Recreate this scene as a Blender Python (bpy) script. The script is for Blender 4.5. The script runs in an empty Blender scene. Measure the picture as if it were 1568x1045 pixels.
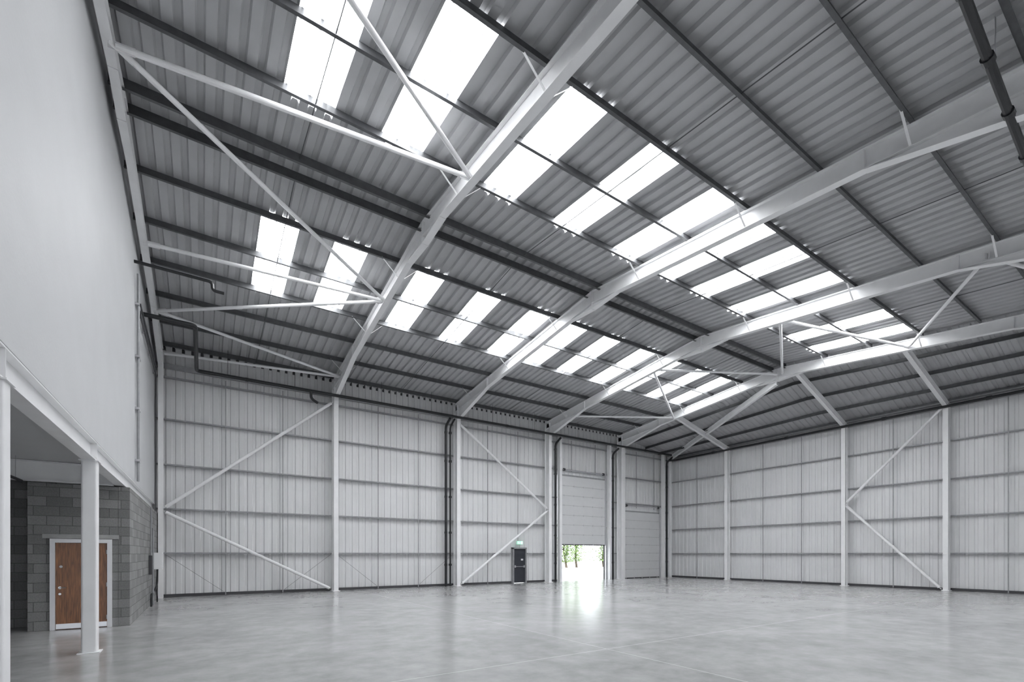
import bpy, math, random
from mathutils import Vector, Matrix
random.seed(4)
S=bpy.context.scene
COL=S.collection

# ------------------------------------------------------------ materials
def nt(name):
    m=bpy.data.materials.new(name); m.use_nodes=True
    t=m.node_tree; b=t.nodes.get('Principled BSDF'); return m,t,b
def mat(name,col,rough=.5,metal=0.0,var=.06,scale=3.0,bump=0.0,bscale=60,detail=5):
    m,t,b=nt(name)
    tc=t.nodes.new('ShaderNodeTexCoord')
    n=t.nodes.new('ShaderNodeTexNoise'); n.inputs['Scale'].default_value=scale; n.inputs['Detail'].default_value=detail
    t.links.new(tc.outputs['Object'],n.inputs['Vector'])
    r=t.nodes.new('ShaderNodeValToRGB')
    r.color_ramp.elements[0].position=.3; r.color_ramp.elements[1].position=.7
    r.color_ramp.elements[0].color=[max(0,c*(1-var)) for c in col]+[1]
    r.color_ramp.elements[1].color=[min(1,c*(1+var)) for c in col]+[1]
    t.links.new(n.outputs['Fac'],r.inputs['Fac']); t.links.new(r.outputs['Color'],b.inputs['Base Color'])
    b.inputs['Roughness'].default_value=rough; b.inputs['Metallic'].default_value=metal
    if bump>0:
        n2=t.nodes.new('ShaderNodeTexNoise'); n2.inputs['Scale'].default_value=bscale
        t.links.new(tc.outputs['Object'],n2.inputs['Vector'])
        bp=t.nodes.new('ShaderNodeBump'); bp.inputs['Strength'].default_value=bump; bp.inputs['Distance'].default_value=.02
        t.links.new(n2.outputs['Fac'],bp.inputs['Height']); t.links.new(bp.outputs['Normal'],b.inputs['Normal'])
    return m
M_steel=mat('white_painted_steel',(.82,.822,.83),.42,0,.03)
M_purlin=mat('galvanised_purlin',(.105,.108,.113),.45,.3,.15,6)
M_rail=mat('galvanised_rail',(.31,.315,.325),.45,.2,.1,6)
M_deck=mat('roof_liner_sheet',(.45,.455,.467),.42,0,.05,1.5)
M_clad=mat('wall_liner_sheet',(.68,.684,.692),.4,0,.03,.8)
M_plaster=mat('painted_plasterboard',(.545,.551,.562),.6,0,.02,1.2,.1,20)
M_black=mat('black_pipe',(.016,.017,.019),.35,0,.1)
M_dark=mat('dark_rubber',(.05,.05,.055),.6)
M_door=mat('sectional_door_panel',(.62,.625,.635),.4,0,.02)
M_bdoor=mat('dark_door_paint',(.03,.033,.042),.4)
M_metal=mat('brushed_metal',(.6,.6,.62),.3,.9,.05)
M_wframe=mat('white_gloss_frame',(.8,.8,.82),.35,0,.02)
M_box=mat('enclosure_plastic',(.78,.785,.79),.4,0,.02)
M_conc=mat('lintel_concrete',(.40,.40,.40),.8,0,.1,8,.2)
M_ground=mat('yard_concrete',(.62,.62,.60),.8,0,.1,.6,.2)
M_leaf=mat('leaf_green',(.13,.20,.06),.6,0,.5,2)
M_bark=mat('bark',(.10,.08,.06),.9,0,.3,6,.3)

def emis(name,col,s):
    m,t,b=nt(name)
    b.inputs['Base Color'].default_value=(.8,.8,.8,1)
    b.inputs['Emission Color'].default_value=(*col,1); b.inputs['Emission Strength'].default_value=s
    return m
M_sky=emis('glowing_rooflight_sheet',(.965,.98,1.0),13.0)
# stretched noise varies the rooflight sheet's own glow, which stands in for daylight
t=M_sky.node_tree; b=t.nodes['Principled BSDF']
tc=t.nodes.new('ShaderNodeTexCoord'); mp=t.nodes.new('ShaderNodeMapping'); mp.inputs['Scale'].default_value=(5.5,.35,1)
n=t.nodes.new('ShaderNodeTexNoise'); n.inputs['Scale'].default_value=1.6; n.inputs['Detail'].default_value=3
t.links.new(tc.outputs['Object'],mp.inputs[0]); t.links.new(mp.outputs[0],n.inputs['Vector'])
mr=t.nodes.new('ShaderNodeMapRange'); mr.inputs[1].default_value=.38; mr.inputs[2].default_value=.56; mr.inputs[3].default_value=.70; mr.inputs[4].default_value=20
t.links.new(n.outputs['Fac'],mr.inputs[0]); t.links.new(mr.outputs[0],b.inputs['Emission Strength'])
M_skyend=emis('rooflight_flute_end',(.965,.98,1.0),3.0)  # flute faces glow by emission, imitating daylight showing past the purlin
M_green=emis('exit_sign_green',(.02,.55,.25),.8)
M_signw=emis('exit_sign_white',(.9,1,.95),1.0)

# polished concrete floor
M_floor,t,b=nt('polished_concrete')
tc=t.nodes.new('ShaderNodeTexCoord')
def noise(sc,det=6,rough=.6):
    n=t.nodes.new('ShaderNodeTexNoise'); n.inputs['Scale'].default_value=sc; n.inputs['Detail'].default_value=det; n.inputs['Roughness'].default_value=rough
    t.links.new(tc.outputs['Object'],n.inputs['Vector']); return n
def mth(op,a,bv=None,clamp=False):
    n=t.nodes.new('ShaderNodeMath'); n.operation=op; n.use_clamp=clamp
    if isinstance(a,(int,float)): n.inputs[0].default_value=a
    else: t.links.new(a,n.inputs[0])
    if bv is not None:
        if isinstance(bv,(int,float)): n.inputs[1].default_value=bv
        else: t.links.new(bv,n.inputs[1])
    return n.outputs[0]
n1=noise(.45,8,.6); n2=noise(2.2,8,.65)
mix=mth('ADD',mth('MULTIPLY',n1.outputs['Fac'],.5),mth('MULTIPLY',n2.outputs['Fac'],.5))
r=t.nodes.new('ShaderNodeValToRGB'); r.color_ramp.elements[0].position=.34; r.color_ramp.elements[1].position=.66
r.color_ramp.elements[0].color=(.275,.277,.281,1); r.color_ramp.elements[1].color=(.455,.457,.461,1)
t.links.new(mix,r.inputs['Fac'])
sx=t.nodes.new('ShaderNodeSeparateXYZ'); t.links.new(tc.outputs['Object'],sx.inputs[0])
def line(out,per,off,w):
    a=mth('ADD',out,off); a=mth('DIVIDE',a,per); a=mth('FRACT',a); a=mth('SUBTRACT',a,.5); a=mth('ABSOLUTE',a)
    return mth('LESS_THAN',a,w/per)
ln=mth('MAXIMUM',line(sx.outputs['X'],13.0,.1,.012),line(sx.outputs['Y'],12.5,-.2,.012))
mx=t.nodes.new('ShaderNodeMix'); mx.data_type='RGBA'
t.links.new(mth('MULTIPLY',ln,.5),mx.inputs[0]); t.links.new(r.outputs['Color'],mx.inputs[6]); mx.inputs[7].default_value=(.75,.75,.75,1)
t.links.new(mx.outputs[2],b.inputs['Base Color'])
b.inputs['Roughness'].default_value=.19
b.inputs['IOR'].default_value=1.6

# blockwork
def blockmat():
    m,t,b=nt('concrete_blockwork')
    tc=t.nodes.new('ShaderNodeTexCoord'); sp=t.nodes.new('ShaderNodeSeparateXYZ'); t.links.new(tc.outputs['Object'],sp.inputs[0])
    ad=t.nodes.new('ShaderNodeMath'); ad.operation='ADD'; t.links.new(sp.outputs['X'],ad.inputs[0]); t.links.new(sp.outputs['Y'],ad.inputs[1])
    cb=t.nodes.new('ShaderNodeCombineXYZ'); t.links.new(ad.outputs[0],cb.inputs[0]); t.links.new(sp.outputs['Z'],cb.inputs[1])
    br=t.nodes.new('ShaderNodeTexBrick'); br.inputs['Scale'].default_value=1
    br.inputs['Brick Width'].default_value=.45; br.inputs['Row Height'].default_value=.225; br.inputs['Mortar Size'].default_value=.007
    br.inputs['Color1'].default_value=(.18,.18,.177,1); br.inputs['Color2'].default_value=(.27,.268,.26,1); br.inputs['Mortar'].default_value=(.12,.12,.12,1)
    t.links.new(cb.outputs[0],br.inputs['Vector'])
    n=t.nodes.new('ShaderNodeTexNoise'); n.inputs['Scale'].default_value=40; t.links.new(tc.outputs['Object'],n.inputs['Vector'])
    mx=t.nodes.new('ShaderNodeMix'); mx.data_type='RGBA'; mx.blend_type='OVERLAY'; mx.inputs[0].default_value=.5
    t.links.new(br.outputs['Color'],mx.inputs[6]); t.links.new(n.outputs['Color'],mx.inputs[7])
    hs=t.nodes.new('ShaderNodeHueSaturation'); hs.inputs['Saturation'].default_value=0.15
    t.links.new(mx.outputs[2],hs.inputs['Color']); t.links.new(hs.outputs[0],b.inputs['Base Color'])
    b.inputs['Roughness'].default_value=.9
    bp=t.nodes.new('ShaderNodeBump'); bp.inputs['Distance'].default_value=.008; bp.invert=True
    t.links.new(br.outputs['Fac'],bp.inputs['Height']); t.links.new(bp.outputs['Normal'],b.inputs['Normal'])
    return m
M_block=blockmat()
def woodmat():
    m,t,b=nt('walnut_veneer')
    tc=t.nodes.new('ShaderNodeTexCoord'); mp=t.nodes.new('ShaderNodeMapping'); mp.inputs['Scale'].default_value=(14,14,.9)
    t.links.new(tc.outputs['Object'],mp.inputs[0])
    n=t.nodes.new('ShaderNodeTexNoise'); n.inputs['Scale'].default_value=3; n.inputs['Detail'].default_value=8; n.inputs['Distortion'].default_value=.7
    t.links.new(mp.outputs[0],n.inputs['Vector'])
    r=t.nodes.new('ShaderNodeValToRGB'); r.color_ramp.elements[0].position=.3; r.color_ramp.elements[1].position=.7
    r.color_ramp.elements[0].color=(.10,.036,.013,1); r.color_ramp.elements[1].color=(.34,.14,.052,1)
    t.links.new(n.outputs['Fac'],r.inputs['Fac']); t.links.new(r.outputs['Color'],b.inputs['Base Color'])
    b.inputs['Roughness'].default_value=.35
    return m
M_wood=woodmat()

# ------------------------------------------------------------ mesh builder
class MB:
    def __init__(s): s.v=[]; s.f=[]; s.m=[]; s.mats=[]
    def mi(s,m):
        if m not in s.mats: s.mats.append(m)
        return s.mats.index(m)
    def add(s,vs,fs,m):
        o=len(s.v); k=s.mi(m); s.v+= [tuple(v) for v in vs]
        for f in fs: s.f.append([i+o for i in f]); s.m.append(k)
    def box(s,a,b,m):
        x0,y0,z0=a; x1,y1,z1=b
        vs=[(x0,y0,z0),(x1,y0,z0),(x1,y1,z0),(x0,y1,z0),(x0,y0,z1),(x1,y0,z1),(x1,y1,z1),(x0,y1,z1)]
        s.add(vs,[(0,3,2,1),(4,5,6,7),(0,1,5,4),(1,2,6,5),(2,3,7,6),(3,0,4,7)],m)
    def sweep(s,p,q,prof,m,up=(0,0,1)):
        p=Vector(p); q=Vector(q); t=(q-p).normalized(); u=Vector(up)
        sd=t.cross(u).normalized(); u=sd.cross(t).normalized(); n=len(prof)
        vs=[p+sd*a+u*b for a,b in prof]+[q+sd*a+u*b for a,b in prof]
        fs=[(i,(i+1)%n,(i+1)%n+n,i+n) for i in range(n)]
        fs+=[tuple(range(n-1,-1,-1)),tuple(range(n,2*n))]
        s.add(vs,fs,m)
    def tube(s,p,q,r,m,n=12,r2=None):
        r2=r if r2 is None else r2
        p=Vector(p); q=Vector(q); t=(q-p).normalized(); u=Vector((0,0,1)) if abs(t.z)<.95 else Vector((1,0,0))
        sd=t.cross(u).normalized(); u=sd.cross(t)
        vs=[p+(sd*math.cos(2*math.pi*i/n)+u*math.sin(2*math.pi*i/n))*r for i in range(n)]
        vs+=[q+(sd*math.cos(2*math.pi*i/n)+u*math.sin(2*math.pi*i/n))*r2 for i in range(n)]
        s.add(vs,[(i,(i+1)%n,(i+1)%n+n,i+n) for i in range(n)]+[tuple(range(n-1,-1,-1)),tuple(range(n,2*n))],m)
    def path(s,pts,r,m,n=10,fil=.15,clip=0):
        P=[Vector(p) for p in pts]; out=[P[0]]
        for i in range(1,len(P)-1):
            a=(P[i-1]-P[i]); c=(P[i+1]-P[i]); d=min(fil,a.length*.45,c.length*.45)
            A=P[i]+a.normalized()*d; C=P[i]+c.normalized()*d
            for k in range(6):
                w=k/5; out.append(A*(1-w)**2+P[i]*2*w*(1-w)+C*w*w)
        out.append(P[-1])
        rings=[]; ref=None
        for i,p in enumerate(out):
            t=((out[min(i+1,len(out)-1)]-out[max(i-1,0)])).normalized()
            if ref is None:
                ref=Vector((0,0,1)) if abs(t.z)<.9 else Vector((1,0,0))
            sd=t.cross(ref).normalized(); u=sd.cross(t).normalized(); ref=u
            rings.append([p+(sd*math.cos(2*math.pi*j/n)+u*math.sin(2*math.pi*j/n))*r for j in range(n)])
        vs=[v for rg in rings for v in rg]; fs=[]
        for i in range(len(rings)-1):
            for j in range(n): fs.append((i*n+j,i*n+(j+1)%n,(i+1)*n+(j+1)%n,(i+1)*n+j))
        fs+=[tuple(range(n-1,-1,-1)),tuple(range((len(rings)-1)*n,len(rings)*n))]
        s.add(vs,fs,m)
    def obj(s,name,parent=None):
        me=bpy.data.meshes.new(name); me.from_pydata(s.v,[],s.f)
        for m in s.mats: me.materials.append(m)
        for p,k in zip(me.polygons,s.m): p.material_index=k; p.use_smooth=False
        me.update()
        import bmesh
        bm=bmesh.new(); bm.from_mesh(me); bmesh.ops.recalc_face_normals(bm,faces=bm.faces); bm.to_mesh(me); bm.free()
        o=bpy.data.objects.new(name,me); COL.objects.link(o)
        if parent: o.parent=parent
        return o
def Ip(d,bw,tf=.018,tw=.012):
    D=d/2;B=bw/2;w=tw/2
    return [(-B,-D),(B,-D),(B,-D+tf),(w,-D+tf),(w,D-tf),(B,D-tf),(B,D),(-B,D),(-B,D-tf),(-w,D-tf),(-w,-D+tf),(-B,-D+tf)]
def Rp(a,b): return [(-a/2,-b/2),(a/2,-b/2),(a/2,b/2),(-a/2,b/2)]
def Zp(d=.2,f=.065,t=.006):
    D=d/2
    return [(-f,D),(-f,D-t),(-t/2,D-t),(-t/2,-D),(f,-D),(f,-D+t),(t/2,-D+t),(t/2,D)]

# ------------------------------------------------------------ layout
XL=-1.62; XR=30.9; YA=24.33; YRID=12.8; YVAL=1.3; YR2=-10.2; YB=-21.7
FX=[-1.42,5.4,12.0,18.5,25.0]
SL=.105
def zr(y):
    return 11.65-SL*abs(y-YRID) if y>=YVAL else 11.65-SL*abs(y-YR2)
XE=25.15; ZB=9.4

PITCH=(XE-XL)/80
def snap(x): return XL+round((x-XL)/PITCH)*PITCH
def corr(a,b,d,pitch=.3333):
    n=max(1,round((b-a)/pitch)); p=(b-a)/n; out=[]
    for i in range(n):
        x=a+i*p; out+=[(x,0),(x+.52*p,0),(x+.62*p,d),(x+.9*p,d)]
    out.append((b,0)); return out
def strip(mb,A,B,m,m2=None):
    n=len(A); V=list(A)+list(B)
    for i in range(n-1):
        mm=m if (m2 is None or i%4==0) else m2
        mb.add([V[i],V[i+1],V[i+1+n],V[i+n]],[(0,1,2,3)],mm)

# roof decks
deck=MB()
sky=[(1.25,2.35),(3.5,4.6)]
for k in range(3):
    o=[0,6.55,13.0][k]
    sky+=[(6.1+o,7.2+o),(8.35+o,9.45+o),(10.6+o,11.7+o)]
sky=[(snap(a),snap(a)+3*PITCH) for a,b_ in sky]
DD=.065
def deckpatch(mb,x0,x1,y0,y1,m,d=DD,m2=None):
    c=corr(x0,x1,d,PITCH)
    strip(mb,[(x,y0,zr(y0)+o) for x,o in c],[(x,y1,zr(y1)+o) for x,o in c],m,m2)
E=1e-4
# (eave, band start, band end, ridge); the sheet end-lap zone sits on the +Y side of every rooflight
bands=[(YA+.12,18.76,14.88,YRID),(YVAL+E,7.03,10.91,YRID),(YVAL-E,-4.04,-7.92,YR2),(YB-.12,-15.72,-11.84,YR2)]
wn=0
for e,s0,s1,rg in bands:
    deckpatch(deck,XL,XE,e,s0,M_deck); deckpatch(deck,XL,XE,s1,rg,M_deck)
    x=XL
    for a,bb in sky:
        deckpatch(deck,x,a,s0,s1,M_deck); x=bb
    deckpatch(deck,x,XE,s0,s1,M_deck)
    yh=max(s0,s1); yl=min(s0,s1)
    for (i0,i1) in [(0,2),(2,5),(5,8),(8,11)]:
        w=MB(); 
        for a,bb in sky[i0:i1]:
            deckpatch(w,a,bb,yl,yh-.26,M_sky)
            deckpatch(w,a,bb,yh-.26,yh,M_deck,DD,M_skyend)
        wn+=1; w.obj('window_%d'%wn)
def zend(x,y): 
    f=(x-XE)/(XR-XE); return zr(y)*(1-f)+ZB*f
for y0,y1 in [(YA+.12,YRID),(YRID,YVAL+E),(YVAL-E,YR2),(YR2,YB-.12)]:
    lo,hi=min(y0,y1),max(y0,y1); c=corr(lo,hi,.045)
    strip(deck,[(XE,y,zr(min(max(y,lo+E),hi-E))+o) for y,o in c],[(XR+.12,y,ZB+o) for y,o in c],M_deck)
for y in (YA+.06,YB-.06):
    deck.box((XL-.2,y-.03,zr(YA)-.12),(XE,y+.05,zr(YA)+.08),M_dark)
deck.box((XR+.04,YB,ZB-.1),(XR+.11,YA+.1,ZB+.07),M_dark)
deck.obj('ceiling')

# walls
CD=.04
def wallY(mb,x0,x1,z0,z1,y,m=M_clad):
    c=corr(x0,x1,CD); strip(mb,[(x,y+o,z0) for x,o in c],[(x,y+o,z1) for x,o in c],m)
wa=MB(); ZT=10.5
for x0,x1,z in [(XL-.3,15.95,0),(15.95,16.98,2.2),(16.98,19.6,0),(19.6,23.9,7.05),(23.9,25.5,0),(25.5,29.7,4.95),(29.7,XR+.05,0)]:
    wallY(wa,x0,x1,z,ZT,YA)
wa.box((XL,YA-.12,0),(15.9,YA-.01,.12),M_dark)
wa.box((17.0,YA-.12,0),(19.5,YA-.01,.12),M_dark)
wa.obj('wall_back')
wb=MB()
c=corr(YB,YA,CD); strip(wb,[(XR+o,y,0) for y,o in c],[(XR+o,y,ZB+.05) for y,o in c],M_clad)
wb.box((XR-.12,YB,0),(XR-.01,YA-.05,.12),M_dark)
wb.obj('wall_right')
wf=MB(); c=corr(XL,XR+.05,CD); strip(wf,[(x,YB-o,0) for x,o in c],[(x,YB-o,10.5) for x,o in c],M_clad); wf.obj('wall_front')
wl=MB()
WZ=3.86
ys=[YB,YR2,YVAL-E,YRID,YA]
vs=[(XL,y,WZ) for y in ys]+[(XL,y,zr(y)+.05) for y in ys]+[(XL-.2,y,WZ) for y in ys]+[(XL-.2,y,zr(y)+.05) for y in ys]
n=5; fs=[]
for i in range(4):
    fs+=[(i,i+1,i+1+n,i+n),(i+2*n,i+1+2*n,i+1+3*n,i+3*n),(i,i+1,i+1+2*n,i+2*n),(i+n,i+n+1,i+3*n+1,i+3*n)]
fs+=[(0,n,3*n,2*n),(4,4+n,4+3*n,4+2*n)]
wl.add(vs,fs,M_plaster); wl.obj('wall_left')

fl=MB(); fl.box((-9,YB-.1,-.2),(XR+.1,YA+.1,0),M_floor); fl.obj('floor')

# ------------------------------------------------------------ portal frames
def rafter(mb,X,d=.45,bw=.2):
    off=.2+d/2
    def c(y): return zr(y)-off
    for a,bb in [(24.05,YRID),(YVAL+E,YRID),(YVAL-E,YR2),(-21.4,YR2)]:
        mb.sweep((X,a,c(a)),(X,bb,c(bb)),Ip(d,bw),M_steel)
    def bot(y): return zr(y)-.2-d
    for y0,y1,zl in [(23.66,20.4,.52),(YVAL+.1,4.3,.5),(YVAL-.1,-1.9,.5),(-21.0,-18.0,.5)]:
        p=(X,y0,bot(y0)-zl); q=(X,y1,bot(y1)+.0)
        mb.sweep(p,q,Rp(bw,.018),M_steel)
        mb.add([(X-.006,y0,bot(y0)+.01),(X-.006,y1,bot(y1)+.01),(X-.006,y0,p[2]),(X+.006,y0,bot(y0)+.01),(X+.006,y1,bot(y1)+.01),(X+.006,y0,p[2])],[(0,1,2),(3,4,5),(0,1,4,3),(1,2,5,4),(0,2,5,3)],M_steel)
        mb.box((X-bw/2,y1-.01,bot(y1)+.02),(X+bw/2,y1+.01,zr(y1)-.22),M_steel)
    for rg in (YRID,YR2):
        zb=bot(rg)
        for sgn in (-1,1):
            mb.sweep((X,rg,zb-.2),(X,rg+sgn*1.2,bot(rg+1.2)-.005),Rp(bw,.016),M_steel)
            mb.add([(X-.006,rg,zb-.2),(X-.006,rg,zb+.01),(X-.006,rg+sgn*1.2,bot(rg+1.2)+.01)],[(0,1,2)],M_steel)
        mb.box((X-bw/2,rg-.02,zb-.22),(X+bw/2,rg+.02,zb+d-.02),M_steel)
for i,X in enumerate(FX):
    mb=MB()
    if i==0:
        rafter(mb,X,.3,.16)
        mb.sweep((X,23.9,0),(X,23.9,10.1),Ip(.4,.16),M_steel,(0,1,0))
    else:
        rafter(mb,X)
        mb.sweep((X,23.88,0),(X,23.88,10.15),Ip(.46,.22),M_steel,(0,1,0))
        mb.box((X-.17,23.6,0),(X+.17,24.14,.025),M_steel)
        mb.sweep((X,-21.3,0),(X,-21.3,10.1),Ip(.46,.22),M_steel,(0,1,0))
        mb.box((X-.11,23.66,9.1),(X+.11,23.64,10.0),M_steel)
        for y in (22.0,18.4,14.8,10.55,6.95,3.5):
            zb=zr(y)-.64
            for sg in ((-1,1) if i<4 else (-1,)):
                mb.sweep((X+sg*.09,y,zb),(X+sg*.62,y,zr(y)-.15),Rp(.045,.006),M_steel)
        if i in (2,4):
            mb.sweep((X,YVAL,0),(X,YVAL,9.7),Ip(.4,.3),M_steel,(0,1,0))
    mb.obj('portal_frame' if i==0 else 'portal_frame.%03d'%i)

mb=MB(); mb.sweep((FX[0],YVAL,9.55),(XE,YVAL,9.55),Ip(.4,.18),M_steel); mb.obj('valley_beam')

BY=[19.1,11.95,7.55,YVAL,-5,-12,-18]
for i,y in enumerate(BY):
    mb=MB()
    mb.sweep((30.52,y,0),(30.52,y,9.2),Ip(.36,.2),M_steel,(1,0,0))
    mb.box((30.3,y-.15,0),(30.74,y+.15,.025),M_steel)
    zt=zr(y)-.45
    mb.sweep((30.6,y,9.1),(25.05,y,zt-.05),Ip(.3,.17),M_steel)
    mb.obj('wind_post' if i==0 else 'wind_post.%03d'%i)
mb=MB(); mb.sweep((30.52,23.95,0),(30.52,23.95,9.4),Ip(.3,.2),M_steel,(1,0,0)); mb.sweep((30.5,23.9,9.25),(25.0,YRID+.1,10.75),Ip(.3,.17),M_steel); mb.obj('corner_post')

# purlins
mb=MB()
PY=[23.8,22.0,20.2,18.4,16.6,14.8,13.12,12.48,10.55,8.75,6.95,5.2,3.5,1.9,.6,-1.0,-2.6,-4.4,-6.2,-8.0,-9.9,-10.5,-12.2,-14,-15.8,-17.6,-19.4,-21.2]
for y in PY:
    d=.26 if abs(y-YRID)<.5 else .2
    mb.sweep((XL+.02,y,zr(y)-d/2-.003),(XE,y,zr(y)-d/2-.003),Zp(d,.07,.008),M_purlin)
for f in (.25,.5,.75,.97):
    x=XE+f*(XR-XE)
    for a,bb in [(24.2,YRID),(YRID,YVAL+E),(YVAL-E,YR2),(YR2,-21.5)]:
        mb.sweep((x,a,zend(x,a)-.1),(x,bb,zend(x,bb)-.1),Zp(.18),M_purlin)
for x0,x1 in zip(FX[:-1],FX[1:]):
    xm=(x0+x1)/2
    for a,bb in [(23.8,13.12),(12.48,1.9),(.6,-9.9),(-10.5,-21.2)]:
        mb.tube((xm,a,zr(a)-.13),(xm,bb,zr(bb)-.13),.012,M_purlin,6)
mb.obj('roof_purlins')

# wall rails
mb=MB(); RZ=[1.84,3.68,5.52,7.4,9.15]
def railA(x0,x1,z): mb.sweep((x0,24.21,z),(x1,24.21,z),Rp(.17,.055),M_rail)
for z in RZ:
    gaps=[]
    if z<2.2: gaps.append((15.85,17.05))
    if z<7.2: gaps.append((19.45,24.05))
    if z<5.0: gaps.append((25.4,29.85))
    x=XL+.02
    for a,bb in sorted(gaps):
        railA(x,a,z); x=bb
    railA(x,XR-.02,z)
for x0,x1 in zip(FX,FX[1:]+[XR]):
    for k in (1,2):
        x=x0+(x1-x0)*k/3
        z0=.02
        if 19.5<x<24: z0=7.3
        if 25.4<x<29.8: z0=5.2
        if 15.8<x<17.1: z0=2.5
        mb.box((x-.018,24.13,z0),(x+.018,24.16,9.4),M_rail)
for x0,x1 in zip(FX[:2],FX[1:3]):
    w=(x1-x0)/3
    mb.tube((x0+.12,24.15,1.8),(x0+w,24.15,.1),.01,M_rail,5)
    mb.tube((x1-.12,24.15,1.8),(x1-w,24.15,.1),.01,M_rail,5)
for z in RZ[:-1]+[9.05]:
    mb.sweep((30.79,YB+.1,z),(30.79,24.1,z),Rp(.17,.055),M_rail)
bb=[24.2]+BY+[YB]
for y0,y1 in zip(bb[:-1],bb[1:]):
    n=3 if abs(y1-y0)>5.5 else 2
    for k in range(1,n):
        y=y0+(y1-y0)*k/n; mb.box((30.7,y-.018,.02),(30.73,y+.018,9.1),M_rail)
mb.obj('cladding_rails')

mb=MB(); mb.sweep((XL,24.22,9.62),(XR,24.22,9.62),Rp(.12,.2),M_rail); mb.sweep((30.78,24.1,9.3),(30.78,YB,9.3),Rp(.12,.1),M_rail); mb.obj('eaves_beam')

def braces(name,segs,r):
    m=MB()
    for p,q in segs:
        m.tube(p,q,r,M_steel,14)
        for e,o in ((p,q),(q,p)):
            e=Vector(e); o=Vector(o); d=(o-e).normalized()
            m.sweep(e-d*.12,e+d*.28,Rp(.012,.16) if abs(d.z)<.3 else Rp(.16,.012),M_steel)
    return m.obj(name)
def RN(i,y,dz=-.5): return (FX[i]+(.12 if i==0 else 0),y,zr(y)+dz)
braces('roof_bracing',[
 (RN(1,10.0),RN(0,11.0)),(RN(1,10.0),RN(0,5.4)),(RN(0,11.0),RN(1,16.4)),(RN(0,17.0),RN(1,16.4)),
 (RN(0,20.6),RN(1,16.4)),(RN(0,20.6),RN(1,22.8)),(RN(0,23.8),RN(1,22.8)),(RN(1,-.5),RN(0,5.4))],.055)
braces('roof_bracing',[
 (RN(3,9.4),RN(4,12.6)),(RN(3,9.4),RN(4,7.4)),(RN(3,3.7),RN(4,7.4)),(RN(3,15.5),RN(4,12.8)),(RN(3,15.5),RN(4,19.3)),(RN(3,22),RN(4,19.3)),(RN(3,3.7),RN(4,1.5))],.055)
braces('diagonal_bracing',[((5.2,23.8,9.1),(-1.25,23.8,3.72)),((-1.25,23.8,3.5),(5.12,23.8,.15))],.07)
braces('diagonal_bracing',[((12.2,23.8,9.1),(18.3,23.8,4.72)),((18.3,23.8,4.5),(12.3,23.8,.15))],.07)
braces('diagonal_bracing',[((30.42,7.7,9.0),(30.42,11.8,4.72)),((30.42,11.8,4.5),(30.42,7.8,.15))],.07)

# ------------------------------------------------------------ doors in back wall
def sectional(name,x0,x1,z0,z1,ztrack):
    m=MB(); yf=24.16; h=z1-z0; n=max(1,round(h/.61)); ph=h/n
    for i in range(n):
        a=z0+i*ph
        m.box((x0+.02,yf,a+.008),(x1-.02,yf+.05,a+ph-.008),M_door)
        m.box((x0+.02,yf+.012,a-.01),(x1-.02,yf+.045,a+.01),M_rail)
        for k in range(1,4):
            m.box((x0+.08,yf-.002,a+k*ph/4-.006),(x1-.08,yf+.002,a+k*ph/4+.006),M_door)
        for k in range(5):
            xx=x0+.3+(x1-x0-.6)*k/4; m.box((xx-.03,yf-.012,a-.05),(xx+.03,yf,a+.05),M_metal)
    m.box((x0,yf,z0-.06),(x1,yf+.05,z0+.005),M_dark)
    for x in (x0,x1):
        m.box((x-.05,yf-.08,0),(x+.05,yf+.02,ztrack),M_metal)
        m.box((x-.09,yf+.02,0),(x+.09,yf+.09,z1),M_dark)
        s=-1 if x==x0 else 1
        m.box((x+s*.22-.09,23.85,0),(x+s*.22+.09,24.12,9.5),M_steel)
    m.tube((x0-.1,yf-.06,ztrack),(x1+.1,yf-.06,ztrack),.04,M_metal)
    for xx in (x0+.25,x1-.25): m.tube((xx-.06,yf-.06,ztrack),(xx+.06,yf-.06,ztrack),.09,M_dark)
    m.box((x0-.1,yf-.02,z1),(x1+.1,yf+.09,z1+.1),M_rail)
    return m.obj(name)
sectional('door_1',19.75,23.8,2.45,7.0,7.4)
sectional('door_2',25.62,29.6,.06,4.9,5.35)
m=MB(); x0,x1=16.0,16.93
m.box((x0-.05,24.1,0),(x0+.03,24.36,2.2),M_rail); m.box((x1-.03,24.1,0),(x1+.05,24.36,2.2),M_rail); m.box((x0-.05,24.1,2.12),(x1+.05,24.36,2.2),M_rail)
m.box((x0+.03,24.2,.02),(x1-.03,24.25,2.12),M_bdoor)
m.tube((x0+.1,24.12,1.02),(x1-.1,24.12,1.02),.018,M_metal)
m.box((x0+.08,24.1,.96),(x0+.16,24.2,1.1),M_metal); m.box((x1-.16,24.1,.96),(x1-.08,24.2,1.1),M_metal)
m.box((x0+.6,24.19,1.4),(x0+.76,24.2,1.5),M_wframe)
m.obj('door_3')
m=MB(); m.box((16.22,24.05,2.40),(16.64,24.12,2.60),M_green)
m.box((16.27,24.045,2.45),(16.33,24.05,2.55),M_signw); m.box((16.36,24.045,2.49),(16.42,24.05,2.51),M_signw)
m.add([(16.42,24.045,2.46),(16.47,24.045,2.5),(16.42,24.045,2.54)],[(0,1,2)],M_signw)
m.box((16.52,24.045,2.43),(16.6,24.05,2.57),M_signw); m.box((16.4,24.12,2.42),(16.5,24.2,2.58),M_wframe)
m.obj('exit_sign')

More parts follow.
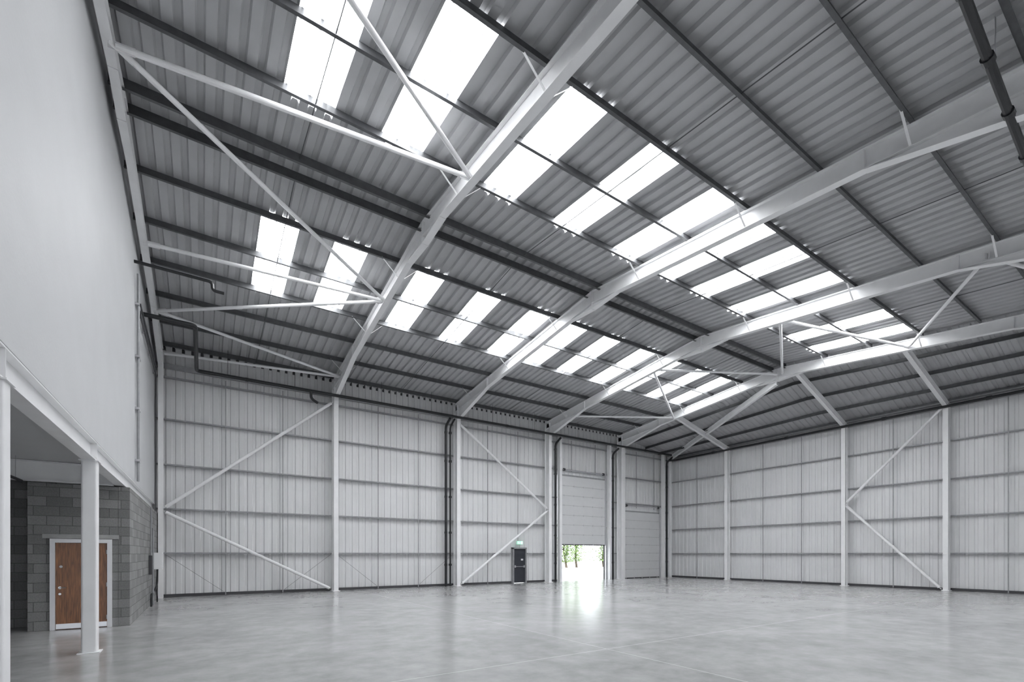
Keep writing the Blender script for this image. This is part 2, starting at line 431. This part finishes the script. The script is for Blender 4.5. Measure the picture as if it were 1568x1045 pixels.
# ------------------------------------------------------------ pipes
m=MB()
m.path([(XL+.02,19.1,9.5),(-.2,19.1,9.5),(-.2,23.3,9.35),(29.9,23.3,9.35)],.07,M_black)
for x in (1.6,9.2,15.0,22.0,27): 
    m.tube((x-.06,23.3,9.35),(x+.06,23.3,9.35),.085,M_black)
for x in (.9,3.5,7.5,10.2,14,17,20.5,23.5):
    m.tube((x,23.3,9.4),(x,23.3,zr(23.3)-.1),.008,M_black,6)
m.path([(4.2,23.3,9.35),(4.2,23.3,9.0),(4.5,23.3,8.85)],.06,M_black)
m.obj('drainage_pipe')
m=MB()
m.path([(30.0,23.6,9.0),(30.25,23.3,9.0),(30.25,-6,9.0)],.07,M_black); 
for y in (20,15,10,6,3): m.tube((30.25,y-.1,9.0),(30.25,y+.1,9.0),.09,M_black)
m.obj('drainage_pipe')
for x,zt in ((11.35,9.25),(11.62,9.25),(19.15,9.25),(24.35,9.2),(30.2,9.25)):
    m=MB(); m.path([(x,23.4,zt),(x,23.95,zt-.3),(x,23.95,.0)],.07 if x!=11.62 else .05,M_black,12,.2)
    for z in (1.2,3,5,7,8.6):
        m.tube((x,23.95,z-.06),(x,23.95,z+.06),.085,M_black); m.box((x-.02,23.95,z-.02),(x+.02,24.14,z+.02),M_metal)
    m.obj('downpipe')
m=MB()
def py(x): return 1.70+.033*x
m.path([(3,py(3),9.5),(24.5,py(24.5),9.5)],.065,M_black)
x=4
while x<24:
    m.tube((x-.07,py(x),9.5),(x+.07,py(x),9.5),.085,M_black); m.tube((x+.5,py(x+.5),9.55),(x+.5,py(x+.5),zr(py(x+.5))-.02),.01,M_metal,6); x+=1.55
m.obj('drainage_pipe')
m=MB(); m.path([(XL+.02,16.8,10.0),(.25,16.8,10.0),(.25,16.8,9.75),(.55,16.8,9.75)],.045,M_black); m.obj('drainage_pipe')
m=MB(); m.tube((XL+.07,17.3,3.9),(XL+.07,17.3,9.9),.035,M_rail)
m.tube((XL+.07,17.5,3.9),(XL+.07,17.5,9.3),.02,M_metal)
for z in (4.5,6,7.5,9): m.box((XL+.005,17.2,z-.03),(XL+.1,17.6,z+.03),M_metal)
m.obj('conduit')
m=MB()
for dz in (0,.28): m.box((XL+.05,17.7,8.9+dz),(XL+.1,23.6,8.95+dz),M_purlin)
y=17.75
while y<23.6: m.box((XL+.06,y,8.9),(XL+.09,y+.03,9.2),M_purlin); y+=.3
for y in (18,19,21,23): m.box((XL+.005,y,8.85),(XL+.06,y+.05,9.25),M_metal)
m.obj('cable_tray')

# ------------------------------------------------------------ mezzanine / office block
ZS=3.95
m=MB(); m.box((-8.2,-12,ZS),(XL-.21,YA-.05,4.2),M_plaster); m.obj('mezzanine_slab')
def blk(name,boxes):
    m=MB()
    for a,bb in boxes: m.box(a,bb,M_block)
    return m.obj(name)
BX=-1.53
blk('wall_block_side',[((BX-.22,15.2,0),(BX,24.3,3.48))])
blk('wall_block_front',[((-3.37,15.2,0),(-2.99,15.42,3.47)),((-1.87,15.2,0),(BX-.225,15.42,3.47)),((-2.99,15.2,2.16),(-1.87,15.42,3.47)),((-3.37,15.43,0),(-3.17,16.2,3.47))])
blk('wall_block_rear',[((-8,16.2,0),(-3.1,16.4,3.94))])
m=MB(); m.box((-8.4,-12,0),(-8.21,24.5,4.2),M_plaster); m.box((-8.2,24.4,0),(-1.5,24.5,4.2),M_plaster); m.obj('wall_office')
m=MB(); m.box((-3.12,15.17,2.17),(-1.74,15.2,2.27),M_conc); m.obj('trim_1')
m=MB()
X0,X1=-2.99,-1.87
m.box((X0,15.15,0),(X0+.09,15.4,2.16),M_wframe); m.box((X1-.09,15.15,0),(X1,15.4,2.16),M_wframe); m.box((X0+.09,15.15,2.07),(X1-.09,15.4,2.16),M_wframe)
m.box((X0+.095,15.19,.01),(X1-.095,15.24,2.065),M_wood)
m.box((X0+.1,15.185,.02),(X1-.1,15.19,.14),M_metal)
hx=X0+.17
m.tube((hx,15.18,1.0),(hx,15.19,1.0),.03,M_metal,16); m.tube((hx,15.19,1.0),(hx,15.12,1.0),.01,M_metal); m.tube((hx-.005,15.125,1.0),(hx+.12,15.125,1.0),.01,M_metal)
m.tube((hx,15.18,.85),(hx,15.19,.85),.025,M_metal,16)
m.tube((hx+.02,15.18,1.5),(hx+.02,15.19,1.5),.03,M_wframe,16)
for z in (.25,1.05,1.85): m.tube((X1-.1,15.17,z-.05),(X1-.1,15.17,z+.05),.01,M_metal)
m.obj('door_4')
m=MB(); m.sweep((-1.72,-12,3.68),(-1.72,24.2,3.68),Ip(.34,.2),M_steel)
m.sweep((-1.83,15.05,3.71),(-8.0,15.05,3.71),Ip(.46,.2),M_steel)
for y in (1.8,6.62):
    m.sweep((-1.83,y,3.75),(-8.0,y,3.75),Ip(.3,.18),M_steel)
for y in (1.8,6.62,11.45):
    m.box((-1.82,y-.006,3.53),(-1.62,y+.006,3.83),M_steel)
m.obj('mezzanine_beam')
for i,y in enumerate((1.8,6.62,11.45)):
    m=MB()
    r=.035;pf=[]
    a=.112
    for cx,cy,s in ((a-r,a-r,0),(-a+r,a-r,1),(-a+r,-a+r,2),(a-r,-a+r,3)):
        for k in range(5):
            an=math.pi/2*(s+k/4); pf.append((cx+r*math.cos(an),cy+r*math.sin(an)))
    m.sweep((-1.72,y,.015),(-1.72,y,3.49),pf,M_steel,(0,1,0)); m.box((-1.88,y-.16,0),(-1.56,y+.16,.015),M_steel); m.box((-1.86,y-.14,3.49),(-1.58,y+.14,3.508),M_steel)
    m.obj('mezzanine_column' if i==0 else 'mezzanine_column.%03d'%i)
m=MB(); m.path([(-3.4,8,3.45),(-3.4,14.9,3.45)],.03,M_dark); 
for y in (9,12,14.5): m.tube((-3.4,y,3.45),(-3.4,y,3.95),.006,M_metal,6)
m.obj('soffit_pipe')
# electric meter box
m=MB(); o=BX+.01
m.box((o,21.2,1.25),(o+.3,21.75,1.85),M_box); m.box((o+.3,21.24,1.3),(o+.315,21.71,1.8),M_box); m.box((o+.02,21.19,1.28),(o+.28,21.2,1.82),M_box)
m.path([(o+.15,21.4,1.25),(o+.15,21.35,.7),(o+.08,21.0,.45),(o+.06,20.2,.42),(o+.06,20.2,0)],.03,M_black)
m.path([(o+.15,21.55,1.25),(o+.1,21.6,.5),(o+.1,22.1,.2),(o+.1,22.1,0)],.025,M_black)
m.box((o,20.1,1.1),(o+.08,20.4,1.75),M_dark)
m.tube((o+.05,20.25,1.75),(o+.05,20.25,3.4),.02,M_rail)
m.tube((o+.08,20.6,0),(o+.08,20.6,2.7),.025,M_rail)
m.obj('electrical_meter_box')

# ------------------------------------------------------------ exterior
m=MB(); m.box((-40,YA+.15,-.35),(90,120,-.02),M_ground); m.obj('ground')
m=MB(); m.box((-40,44,-.02),(90,44.3,.12),M_conc); m.obj('kerb')
def tree(x,y,h,name):
    m=MB(); 
    p=Vector((x,y,-.05)); rr=.16
    for i in range(5):
        q=p+Vector((random.uniform(-.2,.2),random.uniform(-.2,.2),h/5)); m.tube(p,q,rr,M_bark,8,rr*.8); 
        if i>0:
            for k in range(3):
                a=random.uniform(0,6.28); e=q+Vector((math.cos(a)*1.4,math.sin(a)*1.4,random.uniform(.3,1.0))); m.tube(q,e,rr*.4,M_bark,6,.02)
        p=q; rr*=.8
    for k in range(3200):
        a=random.uniform(0,6.28); R=abs(random.gauss(0,1.15)); z=random.uniform(h*.12,h*1.1)
        c=Vector((x+R*math.cos(a),y+R*math.sin(a),z)); s=random.uniform(.06,.15)
        u=Vector([random.gauss(0,1) for _ in range(3)]).normalized()*s; v=u.orthogonal().normalized()*s*.6
        m.add([c-u,c+v,c+u,c-v],[(0,1,2,3)],M_leaf)
    return m.obj(name)
k=0
for x,y,h in [(27,46,6),(30,47.5,7),(33.5,46,6.5),(36,48,7),(39,46.5,6),(42,48,7),(46,47,6),(49,48.5,7)]:
    tree(x,y,h,'tree' if k==0 else 'tree.%03d'%k); k+=1

# ------------------------------------------------------------ light
w=bpy.data.worlds.new('World'); S.world=w; w.use_nodes=True
bg=w.node_tree.nodes['Background']; bg.inputs['Color'].default_value=(.9,.95,1,1); bg.inputs['Strength'].default_value=4.0
ld=bpy.data.lights.new('sun','SUN'); ld.energy=8; ld.angle=.02; lo=bpy.data.objects.new('sun',ld); COL.objects.link(lo)
lo.rotation_euler=Vector((.3,.55,-.8)).to_track_quat('-Z','Y').to_euler()

# ------------------------------------------------------------ camera
cd=bpy.data.cameras.new('camera'); cam=bpy.data.objects.new('camera',cd); COL.objects.link(cam)
cd.sensor_width=36; cd.lens=36*720/1568; cd.shift_y=(849-522.5)/1568
cam.location=(0,0,1.8); cam.rotation_euler=(math.radians(90),0,-math.atan(474/720))
cd.clip_start=.05; cd.clip_end=500
S.camera=cam
S.view_settings.view_transform='Standard'
S.view_settings.exposure=0
